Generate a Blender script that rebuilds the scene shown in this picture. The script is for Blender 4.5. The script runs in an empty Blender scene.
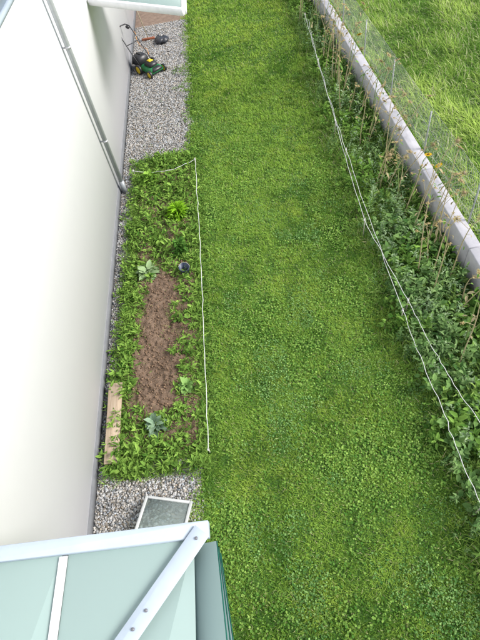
import bpy, math
import numpy as np
from mathutils import Matrix, Vector
rng=np.random.default_rng(7)
S=bpy.context.scene
# ------------------------------------------------------------------ helpers
def link(o,parent=None):
    S.collection.objects.link(o)
    if parent: o.parent=parent
    return o
def empty(name,loc=(0,0,0),rz=0):
    e=bpy.data.objects.new(name,None); e.location=loc; e.rotation_euler=(0,0,rz); return link(e)
def mesh_obj(name,V,F,C=None,mat=None,parent=None,smooth=False):
    V=np.asarray(V,dtype=np.float32); F=np.asarray(F,dtype=np.int32)
    me=bpy.data.meshes.new(name)
    me.vertices.add(len(V)); me.vertices.foreach_set('co',V.ravel())
    me.loops.add(F.size); me.loops.foreach_set('vertex_index',F.ravel())
    me.polygons.add(len(F)); me.polygons.foreach_set('loop_start',np.arange(0,F.size,F.shape[1],dtype=np.int32))
    me.update(calc_edges=True)
    if smooth: me.polygons.foreach_set('use_smooth',np.ones(len(F),dtype=bool))
    if C is not None:
        C=np.asarray(C,dtype=np.float32)
        a=me.color_attributes.new('Col','FLOAT_COLOR','POINT')
        a.data.foreach_set('color',np.concatenate([C,np.ones((len(C),1),np.float32)],1).ravel())
    if mat: me.materials.append(mat)
    o=bpy.data.objects.new(name,me); return link(o,parent)
def vn(x,y,s,seed=0):
    r=np.random.default_rng(seed+1000).random((64,64))
    gx=x/s+500; gy=y/s+500
    ix=np.floor(gx).astype(int); iy=np.floor(gy).astype(int); fx=gx-ix; fy=gy-iy
    fx=fx*fx*(3-2*fx); fy=fy*fy*(3-2*fy)
    g=lambda a,b:r[a%64,b%64]
    return (g(ix,iy)*(1-fx)+g(ix+1,iy)*fx)*(1-fy)+(g(ix,iy+1)*(1-fx)+g(ix+1,iy+1)*fx)*fy
def fbm(x,y,s,seed=0):
    return .5*vn(x,y,s,seed)+.3*vn(x,y,s*.45,seed+1)+.2*vn(x,y,s*.2,seed+2)
def rotM(yaw,pitch,roll,sx,sy,sz):
    n=len(yaw); cy,sy_=np.cos(yaw),np.sin(yaw); cp,sp=np.cos(pitch),np.sin(pitch); cr,sr=np.cos(roll),np.sin(roll)
    z=np.zeros(n); o=np.ones(n)
    Rz=np.stack([cy,-sy_,z,sy_,cy,z,z,z,o],1).reshape(n,3,3)
    Rx=np.stack([o,z,z,z,cp,-sp,z,sp,cp],1).reshape(n,3,3)
    Ry=np.stack([cr,z,sr,z,o,z,-sr,z,cr],1).reshape(n,3,3)
    M=Rz@Rx@Ry
    return M*np.stack([sx*o,sy*o,sz*o],1)[:,None,:]
def inst(tv,tf,pos,M,col,shade=None):
    n=len(pos);k=len(tv)
    V=np.einsum('nij,kj->nki',M,tv)+pos[:,None,:]
    F=(tf[None]+(np.arange(n)*k)[:,None,None])
    C=np.repeat(col[:,None,:],k,1)
    if shade is not None: C=C*shade[None,:,None]
    return V.reshape(-1,3),F.reshape(-1,3),C.reshape(-1,3)
def merge(parts):
    Vs,Fs,Cs=[],[],[];o=0
    for V,F,C in parts:
        Vs.append(V);Fs.append(F+o);Cs.append(C);o+=len(V)
    return np.concatenate(Vs),np.concatenate(Fs),np.concatenate(Cs)
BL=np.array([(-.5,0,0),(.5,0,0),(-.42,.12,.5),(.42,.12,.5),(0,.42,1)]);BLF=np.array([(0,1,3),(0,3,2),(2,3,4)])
BLS=np.array([.75,.75,1,1,1.15])  # blade tint: natural base tone plus occlusion-like darkening painted into the colour
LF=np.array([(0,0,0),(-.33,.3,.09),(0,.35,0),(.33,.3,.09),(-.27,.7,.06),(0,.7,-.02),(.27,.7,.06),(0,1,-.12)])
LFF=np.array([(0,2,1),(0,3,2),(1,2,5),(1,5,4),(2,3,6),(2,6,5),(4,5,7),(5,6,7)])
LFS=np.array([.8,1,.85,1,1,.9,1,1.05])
p=(1+5**.5)/2
ICO=np.array([(-1,p,0),(1,p,0),(-1,-p,0),(1,-p,0),(0,-1,p),(0,1,p),(0,-1,-p),(0,1,-p),(p,0,-1),(p,0,1),(-p,0,-1),(-p,0,1)])/1.9
ICF=np.array([(0,11,5),(0,5,1),(0,1,7),(0,7,10),(0,10,11),(1,5,9),(5,11,4),(11,10,2),(10,7,6),(7,1,8),(3,9,4),(3,4,2),(3,2,6),(3,6,8),(3,8,9),(4,9,5),(2,4,11),(6,2,10),(8,6,7),(9,8,1)])
class Geo:
    def __init__(s): s.p=[]
    def add(s,V,F,c):
        V=np.asarray(V,float);F=np.asarray(F,int)
        c=np.asarray(c,float); C=np.tile(c,(len(V),1)) if c.ndim==1 else c
        s.p.append((V,F,C)); return s
    def tube(s,path,rad,c,n=8,cap=True):
        P=np.asarray(path,float);m=len(P); rad=np.broadcast_to(rad,(m,))
        T=np.gradient(P,axis=0);T/=np.linalg.norm(T,axis=1)[:,None]+1e-9
        V=[]
        up=np.array([0,0,1.]) if abs(T[0][2])<.9 else np.array([1.,0,0])
        for i in range(m):
            a=np.cross(T[i],up);a/=np.linalg.norm(a)+1e-9;b=np.cross(T[i],a)
            for k in range(n):
                t=2*math.pi*k/n;V.append(P[i]+rad[i]*(a*math.cos(t)+b*math.sin(t)))
        F=[]
        for i in range(m-1):
            for k in range(n):
                q=(k+1)%n;A,B,C_,D=i*n+k,i*n+q,(i+1)*n+q,(i+1)*n+k
                F+=[(A,B,C_),(A,C_,D)]
        if cap:
            V+= [P[0],P[-1]]
            for k in range(n):
                q=(k+1)%n;F+=[(m*n,q,k),(m*n+1,(m-1)*n+k,(m-1)*n+q)]
        return s.add(V,F,c)
    def box(s,c0,size,col,rz=0,taper=1,bev=0.0,M=None):
        x,y,z=[q/2 for q in size]
        b=min(bev,min(x,y,z)*.9)
        def ring(hx,hy,zz):
            e=b
            return [(-hx+e,-hy,zz),(hx-e,-hy,zz),(hx,-hy+e,zz),(hx,hy-e,zz),(hx-e,hy,zz),(-hx+e,hy,zz),(-hx,hy-e,zz),(-hx,-hy+e,zz)]
        if b>0:
            R=[ring(x-b,y-b,-z),ring(x,y,-z+b),ring(x*taper,y*taper,z-b),ring(x*taper-b,y*taper-b,z)]
            V=np.array(sum(R,[]));F=[]
            for i in range(3):
                for k in range(8):
                    q=(k+1)%8;F+=[(i*8+k,i*8+q,i*8+8+q),(i*8+k,i*8+8+q,i*8+8+k)]
            for k in range(1,7): F+=[(0,k+1,k),(24,24+k,24+k+1)]
        else:
            V=np.array([(-x,-y,-z),(x,-y,-z),(x,y,-z),(-x,y,-z),(-x*taper,-y*taper,z),(x*taper,-y*taper,z),(x*taper,y*taper,z),(-x*taper,y*taper,z)])
            F=[(0,2,1),(0,3,2),(4,5,6),(4,6,7),(0,1,5),(0,5,4),(1,2,6),(1,6,5),(2,3,7),(2,7,6),(3,0,4),(3,4,7)]
        if M is not None: V=V@np.asarray(M).T
        ca,sa=math.cos(rz),math.sin(rz)
        V=V@np.array([[ca,-sa,0],[sa,ca,0],[0,0,1]]).T+np.asarray(c0,float)
        return s.add(V,F,col)
    def leaf(s,pos,yaw,pitch,L,W,c):
        M=rotM(np.array([yaw]),np.array([pitch]),np.array([0.]),W,L,L)
        V,F,C=inst(LF,LFF,np.array([pos],float),M,np.array([c],float),LFS); s.p.append((V,F,C)); return s
    def obj(s,name,mat,parent=None,smooth=False):
        V,F,C=merge(s.p); return mesh_obj(name,V,F,C,mat,parent,smooth)
# ------------------------------------------------------------------ materials
def newmat(name):
    m=bpy.data.materials.new(name);m.use_nodes=True;nt=m.node_tree
    return m,nt,nt.nodes['Principled BSDF']
def colmat(name,rough=.6,metal=0,noise=0.0,nscale=20,bump=0.0,trans=0.0):
    m,nt,b=newmat(name)
    a=nt.nodes.new('ShaderNodeAttribute');a.attribute_name='Col'
    src=a.outputs['Color']
    tc=nt.nodes.new('ShaderNodeTexCoord')
    if noise>0 or bump>0:
        n=nt.nodes.new('ShaderNodeTexNoise');n.inputs['Scale'].default_value=nscale;n.inputs['Detail'].default_value=6
        nt.links.new(tc.outputs['Object'],n.inputs['Vector'])
    if noise>0:
        mr=nt.nodes.new('ShaderNodeMapRange');mr.inputs['From Min'].default_value=.25;mr.inputs['From Max'].default_value=.75
        mr.inputs['To Min'].default_value=1-noise;mr.inputs['To Max'].default_value=1+noise
        nt.links.new(n.outputs['Fac'],mr.inputs['Value'])
        vm=nt.nodes.new('ShaderNodeVectorMath');vm.operation='SCALE'
        nt.links.new(src,vm.inputs[0]);nt.links.new(mr.outputs[0],vm.inputs['Scale']);src=vm.outputs[0]
    if bump>0:
        bp=nt.nodes.new('ShaderNodeBump');bp.inputs['Strength'].default_value=bump;bp.inputs['Distance'].default_value=.01
        nt.links.new(n.outputs['Fac'],bp.inputs['Height']);nt.links.new(bp.outputs[0],b.inputs['Normal'])
    nt.links.new(src,b.inputs['Base Color'])
    b.inputs['Roughness'].default_value=rough;b.inputs['Metallic'].default_value=metal
    return m
def diffmat(name,trans=0.0):
    m=bpy.data.materials.new(name);m.use_nodes=True;nt=m.node_tree;nt.nodes.remove(nt.nodes['Principled BSDF'])
    a=nt.nodes.new('ShaderNodeAttribute');a.attribute_name='Col'
    d=nt.nodes.new('ShaderNodeBsdfDiffuse');nt.links.new(a.outputs['Color'],d.inputs['Color']);out=d.outputs[0]
    if trans:
        t=nt.nodes.new('ShaderNodeBsdfTranslucent');nt.links.new(a.outputs['Color'],t.inputs['Color'])
        mx=nt.nodes.new('ShaderNodeMixShader');mx.inputs[0].default_value=trans
        nt.links.new(out,mx.inputs[1]);nt.links.new(t.outputs[0],mx.inputs[2]);out=mx.outputs[0]
    nt.links.new(out,nt.nodes['Material Output'].inputs['Surface']);return m
def noisemat(name,stops,scale,detail=5,rough=.9,bump=.3,bdist=.02,bscale=None,stretch=None):
    m,nt,b=newmat(name)
    tc=nt.nodes.new('ShaderNodeTexCoord');vec=tc.outputs['Object']
    if stretch:
        mp=nt.nodes.new('ShaderNodeMapping');mp.inputs['Scale'].default_value=stretch
        nt.links.new(vec,mp.inputs['Vector']);vec=mp.outputs[0]
    n=nt.nodes.new('ShaderNodeTexNoise');n.inputs['Scale'].default_value=scale;n.inputs['Detail'].default_value=detail;n.inputs['Roughness'].default_value=.65
    nt.links.new(vec,n.inputs['Vector'])
    r=nt.nodes.new('ShaderNodeValToRGB');e=r.color_ramp.elements
    e[0].position,e[0].color=stops[0][0],(*stops[0][1],1);e[1].position,e[1].color=stops[-1][0],(*stops[-1][1],1)
    for q in stops[1:-1]:
        k=e.new(q[0]);k.color=(*q[1],1)
    nt.links.new(n.outputs['Fac'],r.inputs[0]);nt.links.new(r.outputs[0],b.inputs['Base Color'])
    b.inputs['Roughness'].default_value=rough
    n2=nt.nodes.new('ShaderNodeTexNoise');n2.inputs['Scale'].default_value=bscale or scale*4;n2.inputs['Detail'].default_value=4
    nt.links.new(vec,n2.inputs['Vector'])
    bp=nt.nodes.new('ShaderNodeBump');bp.inputs['Strength'].default_value=bump;bp.inputs['Distance'].default_value=bdist
    nt.links.new(n2.outputs['Fac'],bp.inputs['Height']);nt.links.new(bp.outputs[0],b.inputs['Normal'])
    return m
M_grass=diffmat('grass_blades',.2)
M_leaf=diffmat('leaf',.2)
M_stone=diffmat('gravel_stone')
M_paint=colmat('painted',.45,noise=.06,nscale=8)
M_metal=colmat('galvanised',.45,metal=.25,noise=.10,nscale=10)
M_plastic=colmat('plastic',.4,noise=.1,nscale=30)
M_cord=colmat('cord',.8)
M_wood=noisemat('plank_wood',[(.3,(.34,.25,.17)),(.6,(.46,.36,.26)),(.8,(.54,.45,.34))],6,rough=.75,bump=.2,bdist=.003,stretch=(8,.6,4))
M_field=noisemat('field_soil',[(.3,(.07,.14,.02)),(.55,(.11,.2,.035)),(.75,(.17,.24,.06))],1.2,rough=1,bump=.6,bdist=.05,bscale=20)
M_turf=noisemat('turf_soil',[(.3,(.04,.09,.016)),(.55,(.07,.155,.025)),(.75,(.12,.22,.04))],3,rough=1,bump=.5,bdist=.02,bscale=60)
M_soil=noisemat('soil',[(.25,(.09,.058,.038)),(.5,(.165,.11,.074)),(.75,(.26,.18,.125))],9,rough=1,bump=.8,bdist=.03,bscale=40)
M_grit=noisemat('grit',[(.3,(.15,.145,.13)),(.55,(.26,.25,.23)),(.75,(.38,.365,.34))],40,rough=1,bump=.6,bdist=.02,bscale=90)
M_stucco=noisemat('stucco',[(.2,(.88,.875,.92)),(.8,(.90,.895,.94))],3,rough=.9,bump=.2,bdist=.003,bscale=180)
M_conc=noisemat('pale_concrete',[(.25,(.38,.37,.40)),(.5,(.49,.48,.51)),(.8,(.58,.57,.59))],4,rough=.9,bump=.4,bdist=.006,bscale=60)
M_pave=noisemat('brown_paving',[(.3,(.16,.11,.08)),(.7,(.28,.2,.15))],6,rough=.85)
def glassmat(name,tint,rough,mixd,dcol):
    m,nt,b=newmat(name)
    b.inputs['Base Color'].default_value=(*tint,1);b.inputs['Roughness'].default_value=rough
    b.inputs['Transmission Weight'].default_value=mixd;b.inputs['IOR'].default_value=1.25
    return m
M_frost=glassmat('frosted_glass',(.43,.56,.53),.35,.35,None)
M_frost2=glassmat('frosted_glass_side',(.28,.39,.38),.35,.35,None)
M_clear=glassmat('window_glass',(.75,.85,.82),.08,.85,None)
M_edge=glassmat('glass_edge',(.03,.18,.13),.15,.2,None)
# ------------------------------------------------------------------ layout functions
def wx(y): return -2.48-.022*y            # house wall plane
def cx(y): return 3.29-.036*y             # garden face of concrete wall
def lawn_l(y): 
    y=np.asarray(y,float); return np.where((y<9.3)&(y>2.3),-1.02,-1.20)+.22*(vn(y,y*0,.45,5)-.5)+.12*(vn(y,y*0,.13,6)-.5)
def lawn_r(y):
    y=np.asarray(y,float); return np.interp(y,[-2,1,3.4,6,10,15,24],[1.76,1.80,1.82,1.72,1.76,1.98,2.15])+.26*(vn(y,y*0,.8,8)-.5)+.18*(vn(y,y*0,.25,9)-.5)
# ------------------------------------------------------------------ ground sheets
def grid(name,x0,x1,y0,y1,nx,ny,z,mat,zf=None):
    X,Y=np.meshgrid(np.linspace(x0,x1,nx),np.linspace(y0,y1,ny));Z=np.full_like(X,z)
    if zf is not None: Z=Z+zf(X,Y)
    V=np.stack([X,Y,Z],-1).reshape(-1,3);i=np.arange(nx*ny).reshape(ny,nx)
    F=np.stack([i[:-1,:-1],i[:-1,1:],i[1:,1:],i[1:,:-1]],-1).reshape(-1,4)
    return mesh_obj(name,V,F,None,mat,None,True)
grid('ground',-300,300,-300,300,2,2,0,M_field)
grid('lawn_turf',-1.35,2.4,-3,26,2,2,.004,M_turf)
grid('gravel_bed',-3.1,-1.14,-3,17,2,2,.008,M_grit)
grid('terrace_paving',-3.2,-1.2,17.0,20,2,2,.014,M_pave)
def soilz(X,Y):
    e=np.minimum(np.minimum((X+2.36)/.25,(-1.06-X)/.12),np.minimum((Y-2.5)/.3,(9.2-Y)/.3)).clip(0,1)
    return e*(.05+.10*(fbm(X,Y,.3,3)-.4)+.03*vn(X,Y,.05,9))
grid('vegetable_bed_soil',-2.36,-1.06,2.5,9.2,110,500,.009,M_soil,soilz)
grid('border_bed_soil',2.0,3.3,-3,24,60,500,.010,M_turf,lambda X,Y:.06*(fbm(X,Y,.3,13)-.3).clip(0))
# ------------------------------------------------------------------ lawn
def lerp(a,b,t): return np.asarray(a)[None]*(1-t[:,None])+np.asarray(b)[None]*t[:,None]
parts=[]
def lawn_zone(y0,y1,dens,L,W):
    n=int((y1-y0)*3.9*dens); x=rng.uniform(-1.5,2.4,n);y=rng.uniform(y0,y1,n)
    k=(x>lawn_l(y)+rng.normal(0,.04,n))&(x<lawn_r(y)+.08+rng.normal(0,.08,n))
    x,y=x[k],y[k];n=len(x)
    a=fbm(x,y,1.3,20);b=fbm(x,y,.20,30);c=vn(x,y,.07,31);st=np.tanh(3*np.sin(x*2*math.pi/.84+.6+.15*np.sin(y)))
    keep=rng.random(n)<(.45+1.1*b)
    t=(.47+(a-.5)*1.9+(b-.5)*1.4+(c-.5)*.5+.07*st+.20*rng.normal(0,1,n)+.035*(y-6).clip(-5,9)).clip(0,1)
    col=lerp((.075,.185,.024),(.29,.46,.075),t)
    yy=((fbm(x,y,.6,37)-.55)*6).clip(0,1)*.18
    col=col*(1+yy[:,None]*np.array((1,.3,.3)))
    dry=rng.random(n)<.06; col[dry]=np.array((.42,.44,.2))
    l=L*rng.uniform(.5,1.3,n)*(.55+.9*b)
    M=rotM(rng.uniform(0,6.283,n),-rng.uniform(0,.9,n),rng.uniform(-.4,.4,n),W*rng.uniform(.7,1.4,n),l,l)
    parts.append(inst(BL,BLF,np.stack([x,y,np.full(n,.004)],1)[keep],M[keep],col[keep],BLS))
lawn_zone(-1.2,4,6800,.055,.006);lawn_zone(4,8,5600,.055,.0072);lawn_zone(8,13,3800,.06,.010);lawn_zone(13,24,1800,.06,.015)
V,F,C=merge(parts);mesh_obj('lawn_grass',V,F,C,M_grass)
parts=[]
n=110000
x=rng.uniform(-1.2,2.1,n);y=-1.2+rng.random(n)**1.3*13
w=.6*fbm(x,y,.7,41)+.4*fbm(x,y,.18,43);k=(x>lawn_l(y))&(x<lawn_r(y)+.08)&(w+rng.normal(0,.07,n)>.47+.006*y);x,y,w=x[k],y[k],w[k];n=len(x)
sp=vn(x,y,.5,47)
t=(rng.random(n)*.8+.5*(w-.4)).clip(0,1)
col=lerp((.08,.21,.035),(.42,.62,.14),t**1.6)
col[sp>.6]*=np.array((.9,.95,1.4))
s=rng.uniform(.011,.030,n)*(1.25-.5*sp)
M=rotM(rng.uniform(0,6.283,n),rng.uniform(-.2,.6,n),rng.uniform(-.5,.5,n),s*1.3,s,s)
parts.append(inst(LF,LFF,np.stack([x,y,rng.uniform(.02,.05,n)],1),M,col,LFS))
V,F,C=merge(parts);mesh_obj('lawn_clover',V,F,C,M_leaf)
# ------------------------------------------------------------------ meadow behind the wall
n=170000
x=rng.uniform(3.1,12,n);y=1+rng.random(n)*29
k=(x>cx(y)+.32)&(x<4.2+(y+4)*.36);x,y=x[k],y[k];n=len(x)
a=fbm(x,y,1.6,50);b=fbm(x,y,.5,60)
t=(.5+(a-.5)*1.6+(b-.5)*1.6+rng.normal(0,.22,n)).clip(0,1)
col=lerp((.13,.27,.04),(.46,.62,.14),t);dry=rng.random(n)<.12;col[dry]=(.60,.60,.34)
l=rng.uniform(.12,.30,n)*(.35+1.3*b)
M=rotM(1.2+2.2*(vn(x,y,.9,66)-.5)+rng.normal(0,1.1,n),-rng.uniform(.1,1.15,n),rng.uniform(-.4,.4,n),rng.uniform(.008,.017,n),l,l)
V,F,C=inst(BL,BLF,np.stack([x,y,np.zeros(n)],1),M,col,BLS);mesh_obj('meadow_grass',V,F,C,M_grass)
# ------------------------------------------------------------------ gravel
parts=[]
def bedmask(x,y): return (x>-2.34)&(x<-1.0)&(y>2.55)&(y<9.15)
for q,(y0,y1,n,s0,s1) in enumerate([(-1,4,34000,.007,.018),(4,10,24000,.008,.019),(10,17,28000,.011,.022)]):
    for j in range(3):
        m=n//3;x=rng.uniform(-2.95,-1.05,m);y=rng.uniform(y0,y1,m)
        edge=np.where((y<9.3)&(y>2.3),-1.05,-1.2)+.2*(vn(y,y*0,.3,77)-.5)
        k=(x>wx(y)+.02)&(x<edge+rng.normal(0,.04,m))&~bedmask(x,y);x,y=x[k],y[k];m=len(x)
        tv=ICO*(1+rng.uniform(-.25,.25,(12,1)))
        g=.15+.38*rng.random(m)**1.1;w=rng.normal(.012,.018,m)
        col=np.stack([g+w,g,g-w*1.2],1).clip(.04,.6)
        s=rng.uniform(s0,s1,m)
        M=rotM(rng.uniform(0,6.28,m),rng.uniform(-.4,.4,m),rng.uniform(-.4,.4,m),s*rng.uniform(.8,1.3,m),s,s*rng.uniform(.45,.8,m))
        parts.append(inst(tv,ICF,np.stack([x,y,.01+s*.3+rng.uniform(0,.01,m)],1),M,col))
V,F,C=merge(parts);mesh_obj('gravel',V,F,C,M_stone)
n=9000;x=rng.uniform(-2.34,-1.08,n);y=rng.uniform(2.6,9.1,n);s=.004+.016*rng.random(n)**3
g=rng.uniform(.6,1.3,n);col=np.array([.2,.135,.09])[None]*g[:,None]
M=rotM(rng.uniform(0,6.28,n),rng.uniform(-1,1,n),rng.uniform(-1,1,n),s,s*1.2,s*.8)
V,F,C=inst(ICO,ICF,np.stack([x,y,.009+soilz(x,y)+s*.3],1),M,col);mesh_obj('soil_clods',V,F,C,M_stone)
# ------------------------------------------------------------------ weeds & border plants
def rosettes(cxs,cys,cz,rad,nl,base,hgt=.12,up=.5,slim=.55,light=(.2,.36,.07)):
    N=len(cxs); nl=np.broadcast_to(nl,(N,)).astype(int); idx=np.repeat(np.arange(N),nl);n=len(idx)
    r=np.broadcast_to(rad,(N,))[idx];h=np.broadcast_to(hgt,(N,))[idx]
    yaw=rng.uniform(0,6.283,n);lv=rng.random(n)
    off=r*.55*(1-lv)*rng.uniform(.2,1,n)
    x=cxs[idx]-np.sin(yaw)*off;y=cys[idx]+np.cos(yaw)*off
    z=np.broadcast_to(cz,(N,))[idx]+h*lv*rng.uniform(.4,1.2,n)
    L=r*rng.uniform(.35,.95,n)
    pt=rng.random(N)[idx]
    c=lerp(base,light,(.6*pt+.35*lv-.05+rng.normal(0,.18,n)).clip(0,1))
    M=rotM(yaw,rng.uniform(-.35,up,n)+.5*lv,rng.uniform(-.6,.6,n),L*slim*rng.uniform(.7,1.3,n),L,L)
    return inst(LF,LFF,np.stack([x,y,z],1),M,c,LFS)
def weedset(xs,ys,z,smin,smax,base=(.06,.16,.025),light=(.32,.50,.10),nl=12,slim=.55):
    n=len(xs);s=smin+(smax-smin)*rng.random(n)**1.6
    return rosettes(xs,ys,z,s,nl,base,hgt=s*1.2,light=light,slim=slim)
def in_soil(x,y,grow=0):
    cxs=np.interp(y,[2.9,4.2,5.6,6.3],[-1.80,-1.76,-1.68,-1.78])
    rx=np.interp(y,[2.9,3.4,4.5,5.4,5.8,6.2],[.0,.26,.37,.31,.20,.0])
    return (np.abs(x-cxs)+.5*(fbm(x,y,.3,90)-.5)<rx+grow)&(y>2.9)&(y<6.3)
n=11500;x=rng.uniform(-2.46,-1.0,n);y=rng.uniform(2.35,9.55,n)
cl=fbm(x,y,.5,95)
dens=np.where(y>5.9,1.0,np.where(y<3.3,.9,.85))*((cl-.22)*4).clip(.35,1)
dens=np.where(x<-2.33,.15,dens)
k=(~in_soil(x,y))&(rng.random(n)<dens);x,y=x[k],y[k]
P=[weedset(x[::3],y[::3],.03,.03,.14),weedset(x[1::3],y[1::3],.03,.02,.07,nl=10,base=(.08,.19,.03)),weedset(x[2::3],y[2::3],.03,.03,.14,slim=.28,nl=12,base=(.08,.18,.03))]
n=170;xs=rng.uniform(-2.15,-1.3,n);ys=rng.uniform(3.0,6.4,n);P.append(weedset(xs,ys,.05,.012,.05,nl=6))
n=2000;x=rng.uniform(-1.6,-1.0,n);y=rng.uniform(0,17,n);k=(x>-1.16-.4*vn(y,y*0,.5,101)**2*1.5)&~((y>2.3)&(y<9.3));P.append(weedset(x[k],y[k],.01,.03,.10,nl=7,slim=.35))
n=700;x=rng.uniform(-1.12,-.84,n);y=rng.uniform(2.3,9.4,n);P.append(weedset(x,y,.01,.02,.09,nl=8,slim=.4))
n=110;x=rng.uniform(-2.56,-2.32,n);y=3.9+rng.random(n)*4.6;P.append(weedset(x,y,.01,.03,.09,nl=9))
n=80;x=rng.uniform(-2.5,-1.3,n);y=9.3+rng.random(n)**2*5;P.append(weedset(x,y,.01,.02,.05,nl=6))
V,F,C=merge(P);mesh_obj('vegetable_bed_weeds',V,F,C,M_leaf)
n=22000;x=rng.uniform(-2.45,-.95,n);y=rng.uniform(2.3,9.5,n);k=(~in_soil(x,y,-.03))&(fbm(x,y,.35,97)>.40);x,y=x[k],y[k];n=len(x)
l=rng.uniform(.04,.15,n);M=rotM(rng.uniform(0,6.28,n),-rng.uniform(0,.9,n),rng.uniform(-.4,.4,n),rng.uniform(.004,.008,n),l,l)
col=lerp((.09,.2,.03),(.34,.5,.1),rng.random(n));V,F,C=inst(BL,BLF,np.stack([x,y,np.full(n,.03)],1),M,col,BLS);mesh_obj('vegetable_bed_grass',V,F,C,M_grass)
n=1100;x=rng.uniform(-1.0,1.8,n);y=rng.uniform(-1,13,n);k=fbm(x,y,.8,130)+rng.normal(0,.05,n)>.5;x,y=x[k],y[k]
V,F,C=weedset(x,y,.015,.02,.07,nl=8,slim=.4,base=(.10,.22,.04),light=(.40,.58,.15));mesh_obj('lawn_weeds',V,F,C,M_leaf)
# border
n=9500;x=rng.uniform(1.45,3.25,n);y=-1.5+rng.random(n)*23
k=(x>lawn_r(y)+rng.normal(.03,.10,n))&(x<cx(y)-.05)&(fbm(x,y,.45,110)+rng.normal(0,.05,n)>.30);x,y=x[k],y[k]
dd=((x-lawn_r(y))/.35).clip(.2,1)
s=(.035+.10*rng.random(len(x))**1.8)*(.55+.45*dd)*(1+.2*(y<5))
spc=vn(x,y,.6,112)+rng.normal(0,.12,len(x))
A=spc<.45;B=(spc>=.45)&(spc<.62);D=spc>=.62
P=[rosettes(x[A],y[A],.02,s[A]*1.25,13,(.07,.18,.03),hgt=s[A]*2.2,light=(.30,.50,.10),slim=.6),
   rosettes(x[B],y[B],.02,s[B]*1.3,15,(.08,.19,.035),hgt=s[B]*2.0,light=(.36,.52,.13),slim=.28),
   rosettes(x[D],y[D],.02,s[D]*.75,24,(.09,.20,.06),hgt=s[D]*3.2,light=(.32,.47,.18),slim=.5)]
n=260;x=rng.uniform(2.1,2.95,n);y=rng.uniform(0,15,n);P.append(rosettes(x,y,.15,.08,16,(.17,.28,.13),hgt=.25,light=(.42,.55,.30),slim=.5))
n=330;x=rng.uniform(1.95,2.9,n);y=-.8+rng.random(n)*7;P.append(rosettes(x,y,.08,.13,9,(.08,.19,.05),hgt=.22,light=(.28,.45,.14),slim=.8))
V,F,C=merge(P);mesh_obj('border_foliage',V,F,C,M_leaf)
n=65000;x=rng.uniform(1.45,3.3,n);y=rng.uniform(-1.5,22,n);k=(x>lawn_r(y)-.10+rng.normal(0,.06,n))&(x<cx(y)-.02);x,y=x[k],y[k];n=len(x)
l=rng.uniform(.06,.24,n)*(((x-lawn_r(y)+.3)/.5).clip(.4,1.1));M=rotM(rng.uniform(0,6.28,n),-rng.uniform(0,1.1,n),rng.uniform(-.4,.4,n),rng.uniform(.005,.010,n),l,l)
col=lerp((.10,.23,.03),(.36,.52,.11),rng.random(n));dry=rng.random(n)<.1;col[dry]=(.5,.46,.26)
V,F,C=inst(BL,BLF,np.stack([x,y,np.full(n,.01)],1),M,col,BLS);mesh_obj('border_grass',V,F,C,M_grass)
def bush(name,x,y,z,r,nl,base,light,h,slim=.7):
    V,F,C=rosettes(np.array([x]),np.array([y]),z,np.array([r]),nl,base,hgt=h,light=light,slim=slim,up=.4);return mesh_obj(name,V,F,C,M_leaf)
bush('lettuce_plant',-1.41,7.4,.09,.22,520,(.18,.38,.02),(.32,.58,.04),.16,.3)
bush('cabbage_plant',-1.95,5.95,.08,.22,60,(.24,.36,.16),(.48,.62,.34),.12,.8)
bush('cabbage_plant',-1.72,3.0,.08,.17,50,(.15,.25,.16),(.32,.45,.30),.14,.8)
bush('cabbage_plant',-1.3,3.55,.06,.14,50,(.12,.26,.07),(.28,.46,.14),.14,.8)
bush('tomato_plant',-1.35,6.35,.06,.18,160,(.06,.17,.03),(.22,.40,.08),.3,.5)
bush('squash_plant',-2.0,8.6,.05,.22,120,(.12,.27,.03),(.32,.52,.09),.22,.8)
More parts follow.
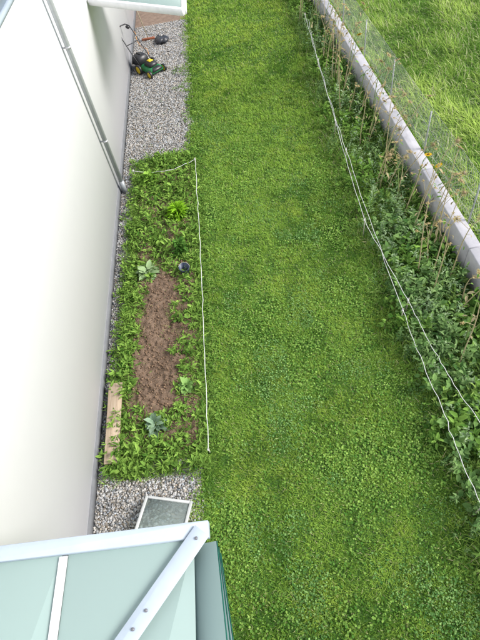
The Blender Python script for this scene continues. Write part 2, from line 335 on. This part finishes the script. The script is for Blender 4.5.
# ------------------------------------------------------------------ sunflowers
def sunflower(x,y,h,lx,ly,kind):
    g=Geo();r2=rng
    dry=kind!='bloom'
    sc=np.array((.56,.48,.29)) if r2.random()<.7 else np.array((.28,.38,.13))
    t=np.linspace(0,1,9);ph=r2.uniform(0,6)
    path=np.stack([lx*t**1.4+.025*np.sin(t*7+ph)*t,ly*t**1.4+.025*np.sin(t*5+ph)*t,h*t],1)
    path[-1]+=np.array([.05,-.02,-.05])
    g.tube(path,np.linspace(.009,.005,9),sc,6)
    for i in range(r2.integers(1,4)):
        q=r2.uniform(.45,.9);pp=np.array([np.interp(q,t,path[:,k]) for k in range(3)]);yw=r2.uniform(0,6.28);ll=r2.uniform(.1,.28)
        e1=pp+np.array([math.cos(yw)*ll*.5,math.sin(yw)*ll*.5,ll*.5]);e2=e1+np.array([math.cos(yw)*ll*.3,math.sin(yw)*ll*.3,ll*.15])
        g.tube([pp,e1,e2],.0035,sc,4)
        g.add(ICO*np.array([.014,.014,.010])+e2,ICF,(.40,.30,.15))
        for k in range(6): g.leaf(e2,k*1.05,r2.uniform(-.5,.4),.035,.02,(.55,.44,.2))
    for i in range(r2.integers(5,10)):
        q=r2.uniform(.15,.95);pp=[np.interp(q,t,path[:,k]) for k in range(3)]
        c=(.55,.47,.27) if r2.random()<.55 else (.20,.36,.08)
        L=r2.uniform(.04,.12);yw=r2.uniform(0,6.28)
        g.tube([pp,[pp[0]-math.sin(yw)*.05,pp[1]+math.cos(yw)*.05,pp[2]+.02]],.0025,sc,4,False)
        g.leaf([pp[0]-math.sin(yw)*.05,pp[1]+math.cos(yw)*.05,pp[2]+.02],yw,r2.uniform(-1.4,-.4),L,L*r2.uniform(.3,.75),c)
    top=path[-1];R=r2.uniform(.018,.038) if dry else .026
    tilt=r2.uniform(.2,1.3);yaw=r2.uniform(0,6.28)
    Mh=rotM(np.array([yaw]),np.array([tilt]),np.array([0.]),1,1,1)[0]
    V=[(0,0,.014)];F=[]
    for k in range(12):
        a=k*math.pi/6;V.append((R*.6*math.cos(a),R*.6*math.sin(a),.012))
    for k in range(12):
        a=k*math.pi/6;V.append((R*math.cos(a),R*math.sin(a),-.004))
    V.append((0,0,-.02))
    for k in range(12):
        q=(k+1)%12;F+=[(0,1+k,1+q),(1+k,13+k,13+q),(1+k,13+q,1+q),(25,13+q,13+k)]
    g.add(np.array(V)@Mh.T+top,F,(.22,.12,.03) if not dry else (.38,.30,.17))
    for k in range(16):
        a=k*2*math.pi/16+r2.uniform(-.1,.1);L=r2.uniform(.035,.055) if not dry else r2.uniform(.02,.055)
        pc=(.85,.52,.02) if not dry else (.52,.42,.2)
        tv=LF*np.array([.024 if not dry else .014,L,L*.5 if not dry else -L*1.5]);ca,sa=math.cos(a),math.sin(a)
        tv=tv+np.array([0,R*.85,0]);tv=tv@np.array([[ca,-sa,0],[sa,ca,0],[0,0,1]]).T
        g.add(tv@Mh.T+top,LFF,pc)
    o=g.obj('sunflower',M_leaf);o.location=(x,y,.0);return o
for i,yy in enumerate(np.linspace(3.2,18,84)):
    y=yy+rng.uniform(-.3,.3);x=cx(y)-rng.uniform(.05,.7)
    sunflower(x,y,rng.uniform(.8,1.9),rng.uniform(-.15,.5),rng.uniform(-.35,.4),'dry')
for (a,b,h) in ((2.72,6.55,1.25),(2.82,6.3,1.2),(2.66,11.0,1.3)): sunflower(a,b,h,.12,-.05,'bloom')
# ------------------------------------------------------------------ concrete wall + fence
cw=empty('garden_wall')
ang=math.atan(.036)
g=Geo();y=-3.0;i=0
while y<27:
    L=2.0;yc=y+L/2;h=.53+.01*math.sin(i*3.1)
    g.box((cx(yc)+.12,yc,h/2),(.20,L-.012,h),(1,1,1),rz=ang,bev=.01);y+=L;i+=1
o=g.obj('panels',M_conc,cw)
fe=empty('chain_link_fence')
g=Geo()
for k in range(16):
    yc=-2.4+2*k;xx=cx(yc)+.27;g.tube([(xx,yc,0),(xx,yc,1.25)],.014,(.36,.38,.37),8)
for zz in (.6,.95,1.32):
    g.tube([(cx(-3)+.27,-3,zz),(cx(27)+.27,27,zz)],.0022,(.5,.52,.52),4)
g.obj('posts',M_metal,fe)
wm,wnt,wb=newmat('wire_zinc');wb.inputs['Base Color'].default_value=(.42,.45,.44,1);wb.inputs['Roughness'].default_value=.6
cu=bpy.data.curves.new('mesh_wires','CURVE');cu.dimensions='3D';cu.bevel_depth=.0014;cu.bevel_resolution=0
hh=.8;st=.075
for k in range(int(29/st)):
    for d in (1,-1):
        y0=-2+k*st;sp=cu.splines.new('POLY');sp.points.add(1)
        y1=y0+d*hh*.9
        sp.points[0].co=(cx(y0)+.262,y0,.52,1);sp.points[1].co=(cx(y1)+.262,y1,.52+hh,1)
cu.materials.append(wm);o=bpy.data.objects.new('mesh_wires',cu);link(o,fe)
# ------------------------------------------------------------------ string fences
def cordfence(name,pts,posts,zz,r,sag=.03):
    e=empty(name);g=Geo();P=[]
    pts=np.array(pts,float)
    for a,b in zip(pts[:-1],pts[1:]):
        for t in np.linspace(0,1,12,endpoint=False):
            q=a*(1-t)+b*t;q=q.copy();q[2]-=sag*4*t*(1-t);q[0]+=rng.normal(0,.006);q[2]+=rng.normal(0,.008);P.append(q)
    P.append(pts[-1]);g.tube(P,r,(.70,.70,.68),5);g.obj('cord',M_cord,e)
    g=Geo()
    for q in posts: 
        g.tube([(q[0],q[1],0),(q[0]+.01,q[1],q[2]+.04)],.008,(.45,.42,.36),6)
        g.tube([(q[0],q[1]-.0,q[2]-.02),(q[0],q[1],q[2]+.02)],.014,(.8,.8,.78),6)
    g.obj('stakes',M_cord,e)
cordfence('rope_fence',[(-2.36,8.9,.22),(-1.68,8.7,.22),(-1.03,8.95,.22),(-1.0,6.8,.22),(-1.0,4.5,.2),(-1.0,2.52,.2)],[(-1.03,8.95,.22),(-1.0,2.52,.2),(-2.36,8.9,.22)],.2,.005)
cordfence('wire_fence',[(2.24,14.7,.4),(1.98,9.24,.4),(1.84,6.1,.4),(2.04,4.3,.4),(2.14,3.2,.4),(2.35,2.2,.4),(2.5,1.0,.4)],[(2.24,14.7,.4),(1.98,9.24,.4),(1.84,6.1,.4),(2.04,4.3,.4),(2.35,2.2,.4)],.4,.0042,.02)
cordfence('wire_fence',[(2.3,14.5,.35),(2.11,11.95,.4),(1.97,8.15,.4),(1.92,4.14,.38),(1.95,2.6,.38),(1.98,1.4,.38),(1.95,.2,.4)],[(2.11,11.95,.4),(1.97,8.15,.4),(1.92,4.14,.38),(1.98,1.4,.38)],.4,.0042,.03)
# ------------------------------------------------------------------ house
house=empty('house')
def wallbox(name,y0,y1,z0,z1,off,th,mat):
    V=[];
    for (yy) in (y0,y1):
        for z in (z0,z1):
            V+=[(wx(yy)+off,yy,z),(wx(yy)+off-th,yy,z)]
    F=[(0,2,6,4),(1,5,7,3),(0,1,3,2),(4,6,7,5),(2,3,7,6),(0,4,5,1)]
    F=[(a,d,c,b) for a,b,c,d in F]
    return mesh_obj(name,V,F,None,mat,house)
wallbox('wall',-8,24,0,8.5,0,7,M_stucco)
M_plinth=noisemat('plinth',[(.3,(.13,.135,.145)),(.7,(.19,.195,.205))],5,rough=.85,bump=.2,bdist=.003)
wallbox('plinth',-8,24,0,.17,.012,.05,M_plinth)
M_alu=noisemat('aluminium',[(.3,(.40,.47,.54)),(.7,(.46,.53,.60))],3,rough=.45,bump=.02,bdist=.001)
wallbox('window_sill',4.6,7.7,4.05,4.10,.06,.1,M_alu)
wallbox('window_frame',4.65,7.65,4.10,5.5,.01,.08,M_alu)
wallbox('window_pane',4.73,7.57,4.19,5.42,.014,.02,M_clear)
dp=empty('downpipe')
g=Geo();px=wx(8.5)+.10
g.tube([(px,8.5,.03),(px,8.5,8.2)],.045,(.46,.48,.50),16,True)
g.tube([(px,8.5,.0),(px,8.5,.30)],.052,(.36,.38,.40),16,True)
g.obj('pipe',M_metal,dp,True)
g=Geo()
for z in (1.2,2.9,4.8): g.tube([(px,8.5,z),(px,8.5,z+.03)],.051,(.5,.5,.52),16);g.box((px-.07,8.5,z+.015),(.1,.02,.02),(.5,.5,.52))
g.obj('brackets',M_metal,dp)
# ------------------------------------------------------------------ glass canopies
e=empty('glass_canopy');xw=wx(.98)+.01;xe=-.62
g=Geo();g.box(((xw+xe)/2,.935,2.5),(xe-xw,.11,.07),(1,1,1),bev=.004);g.obj('front_rail',M_alu,e)
g=Geo()
g.box((-1.66,-.78,2.478),(.05,3.3,.05),(.8,.8,.8),bev=.004);g.box((-1.66,-.78,2.512),(.06,3.3,.01),(.8,.8,.8),bev=.002);g.obj('rafter',M_paint,e)
sx0,sy0,sx1,sy1=-.66,.92,-2.0,-.66
dx,dy=sx1-sx0,sy1-sy0;Ls=math.hypot(dx,dy);aa=math.atan2(dy,dx)
g=Geo();g.box(((sx0+sx1)/2,(sy0+sy1)/2,2.551),(Ls,.125,.010),(.6,.63,.66),rz=aa,bev=.002);g.obj('brace_strap',M_alu,e)
g=Geo()
for t in (.03,.28,.34,.7):
    bx,by=sx0+dx*t,sy0+dy*t;g.tube([(bx,by,2.555),(bx,by,2.566)],.011,(.2,.2,.22),8)
g.obj('bolts',M_metal,e)
g=Geo();g.box((-2.08,-.655,2.495),(.80,3.08,.012),(1,1,1),bev=.002);g.box((-1.18,-.655,2.495),(.90,3.08,.012),(1,1,1),bev=.002)
g.obj('glass_panes',M_frost,e)
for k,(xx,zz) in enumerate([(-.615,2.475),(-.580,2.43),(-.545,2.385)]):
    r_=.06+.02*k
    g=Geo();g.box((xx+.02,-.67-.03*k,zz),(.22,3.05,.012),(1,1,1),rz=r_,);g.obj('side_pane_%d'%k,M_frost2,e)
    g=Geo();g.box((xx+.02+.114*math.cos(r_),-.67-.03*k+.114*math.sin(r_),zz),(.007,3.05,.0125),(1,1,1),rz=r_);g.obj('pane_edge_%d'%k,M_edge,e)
e=empty('white_canopy');xw=wx(11)+.02
dx,dy=-.69-xw,9.95-11.45;Ls=math.hypot(dx,dy);aa=math.atan2(dy,dx)
g=Geo();g.box(((xw-.69)/2,10.74,2.6),(Ls-.05,.08,.12),(.8,.8,.8),rz=aa,bev=.005)
g.box((-.70,11.5,2.6),(.08,2.9,.12),(.8,.8,.8),bev=.005);g.obj('frame',M_paint,e)
V=[(xw,11.55,2.64),(-.75,10.12,2.64),(-.75,12.9,2.64),(xw,12.9,2.64)];V=V+[(a,b,c+.012) for a,b,c in V]
mesh_obj('pane',V,[(3,2,1,0),(4,5,6,7),(0,1,5,4),(1,2,6,5),(2,3,7,6),(3,0,4,7)],None,M_frost,e)
# ------------------------------------------------------------------ board, window sash, pail
g=Geo();g.box((0,0,.0),(.20,1.22,.028),(1,1,1),bev=.003);o=g.obj('wooden_plank',M_wood);o.location=(-2.33,3.15,.12);o.rotation_euler=(.01,.03,0.03)
sw=empty('window_sash',(-1.62,1.55,.22));sw.rotation_euler=(math.radians(-14),math.radians(4),-.22)
g=Geo()
w_,l_=.60,.93;t_=.035
for xx in (-w_/2+t_/2,w_/2-t_/2): g.box((xx,0,0),(t_,l_,.035),(.50,.51,.50),bev=.004)
for yy in (-l_/2+t_/2,l_/2-t_/2): g.box((0,yy,0),(w_-2*t_,t_,.035),(.50,.51,.50),bev=.004)
g.obj('frame',M_paint,sw)
g=Geo();g.box((0,0,0),(w_-2*t_+.01,l_-2*t_+.01,.005),(1,1,1));g.obj('pane',M_clear,sw)
g=Geo();n=16
pt=[(0,.07),(.02,.075),(.16,.09),(.165,.096),(.165,.086),(.03,.07),(.03,.001)]
V=[];F=[]
for z,r in pt:
    for k in range(n): V.append((r*math.cos(2*math.pi*k/n),r*math.sin(2*math.pi*k/n),z))
for i in range(len(pt)-1):
    for k in range(n):
        q=(k+1)%n;F+=[(i*n+k,i*n+q,(i+1)*n+q),(i*n+k,(i+1)*n+q,(i+1)*n+k)]
g.add(V,F,(.04,.055,.10));a=np.linspace(0,math.pi,12)
g.tube(np.stack([.094*np.cos(a),.094*np.sin(a)*.9,.16+.02*np.sin(a)],1),.003,(.5,.5,.5),5)
o=g.obj('bucket',M_plastic,None,True);o.location=(-1.3,5.85,.07);o.rotation_euler=(.15,.1,0)
# ------------------------------------------------------------------ lawn mower
mo=empty('lawn_mower',(-2.16,13.75,0),math.radians(-50))
GR=(.02,.19,.06);BK=(.025,.025,.028);YE=(.75,.55,.03)
g=Geo();g.box((0,0,.15),(.62,.44,.13),GR,taper=.86,bev=.035);g.box((.24,0,.17),(.16,.36,.10),BK,taper=.8,bev=.03);g.obj('deck',M_plastic,mo)
g=Geo();g.box((.03,0,.27),(.34,.28,.13),BK,taper=.75,bev=.04);g.box((.03,0,.345),(.16,.14,.03),YE,taper=.8,bev=.012);g.obj('motor_cover',M_plastic,mo)
g=Geo();g.box((-.46,0,.27),(.38,.40,.26),BK,taper=.85,bev=.05);g.box((-.46,0,.41),(.2,.05,.03),(.03,.03,.03),bev=.01);g.obj('grass_catcher',M_plastic,mo)
def wheel(x,y,r,w,nm):
    g=Geo();P=[(-w/2,r*.72),(-w/2,r*.93),(-w/4,r),(w/4,r),(w/2,r*.93),(w/2,r*.72)];n=20;V=[];F=[]
    for yy,rr in P:
        for k in range(n): V.append((rr*math.cos(2*math.pi*k/n),yy,rr*math.sin(2*math.pi*k/n)))
    for i in range(5):
        for k in range(n):
            q=(k+1)%n;F+=[(i*n+k,i*n+q,(i+1)*n+q),(i*n+k,(i+1)*n+q,(i+1)*n+k)]
    g.add(V,F,BK)
    for sgn in (-1,1):
        V=[(0,sgn*w*.62,0)];F=[]
        for k in range(n): V.append((r*.74*math.cos(2*math.pi*k/n),sgn*w*.45,r*.74*math.sin(2*math.pi*k/n)))
        for k in range(n): F.append((0,1+k,1+(k+1)%n))
        g.add(V,F,YE)
    o=g.obj(nm,M_plastic,mo);o.location=(x,y,r)
wheel(.24,.25,.10,.06,'wheel_1');wheel(.24,-.25,.10,.06,'wheel_2');wheel(-.24,.26,.13,.06,'wheel_3');wheel(-.24,-.26,.13,.06,'wheel_4')
g=Geo()
for s in (-1,1):
    g.tube([(-.2,s*.2,.2),(-.45,s*.21,.48),(-.72,s*.21,.80),(-.86,s*.19,.98),(-.92,s*.12,1.03)],.014,BK,8)
g.tube([(-.92,-.12,1.03),(-.93,0,1.035),(-.92,.12,1.03)],.016,BK,8)
g.tube([(-.6,-.21,.66),(-.6,.21,.66)],.01,BK,6)
a=np.linspace(0,1,20);g.tube(np.stack([-.3-.55*a,.21+.05*np.sin(a*9),.3+.6*a+.04*np.sin(a*12)],1),.006,(.75,.3,.03),5)
g.box((-.84,.12,.97),(.12,.07,.07),BK,bev=.015)
g.obj('handle',M_plastic,mo)
tv=ICO.copy();g=Geo()
for i in range(5):
    s=rng.uniform(.10,.17);g.add(tv*(1+rng.uniform(-.3,.3,(12,1)))*np.array([s,s*1.2,s*.6])+np.array([rng.uniform(-.14,.14),rng.uniform(-.12,.12),.08]),ICF,(.035,.037,.045))
o=g.obj('garden_sack',M_plastic);o.location=(-1.95,15.6,0)
g=Geo();g.tube([(0,0,.02),(-.25,.35,1.3)],.013,(.35,.3,.2),8);g.box((0,0,.03),(.4,.06,.06),(.3,.1,.05),bev=.01)
for k in range(14): g.box((-.18+.028*k,0,.0),(.006,.05,.06),(.1,.08,.05))
o=g.obj('broom',M_plastic);o.location=(-2.35,15.9,.03)
# ------------------------------------------------------------------ sky, sun, camera
SE=math.radians(38);SA=math.radians(96)
w=bpy.data.worlds.new('World');S.world=w;w.use_nodes=True;nt=w.node_tree
sk=nt.nodes.new('ShaderNodeTexSky');sk.sky_type='NISHITA';sk.sun_disc=False;sk.sun_elevation=SE;sk.sun_rotation=SA;sk.dust_density=2.0
nt.links.new(sk.outputs[0],nt.nodes['Background'].inputs['Color']);nt.nodes['Background'].inputs['Strength'].default_value=.15
sd=Vector((math.sin(SA)*math.cos(SE),math.cos(SA)*math.cos(SE),math.sin(SE)))
L=bpy.data.lights.new('sun','SUN');L.energy=5.0;L.angle=math.radians(24);L.color=(1,.98,.94)
o=link(bpy.data.objects.new('sun',L));o.rotation_euler=sd.to_track_quat('Z','Y').to_euler()
cam=bpy.data.cameras.new('camera');cam.sensor_width=36;cam.lens=27;cam.clip_end=1000;cam.clip_start=.05
co=link(bpy.data.objects.new('camera',cam));S.camera=co
Rm=Matrix(((.98774,.14514,.05747),(-.07946,.78437,-.61519),(-.13436,.60308,.78628)))
co.matrix_world=Matrix.Translation((0,0,6))@Rm.to_4x4()
S.view_settings.view_transform='Standard';S.view_settings.look='None';S.view_settings.exposure=0
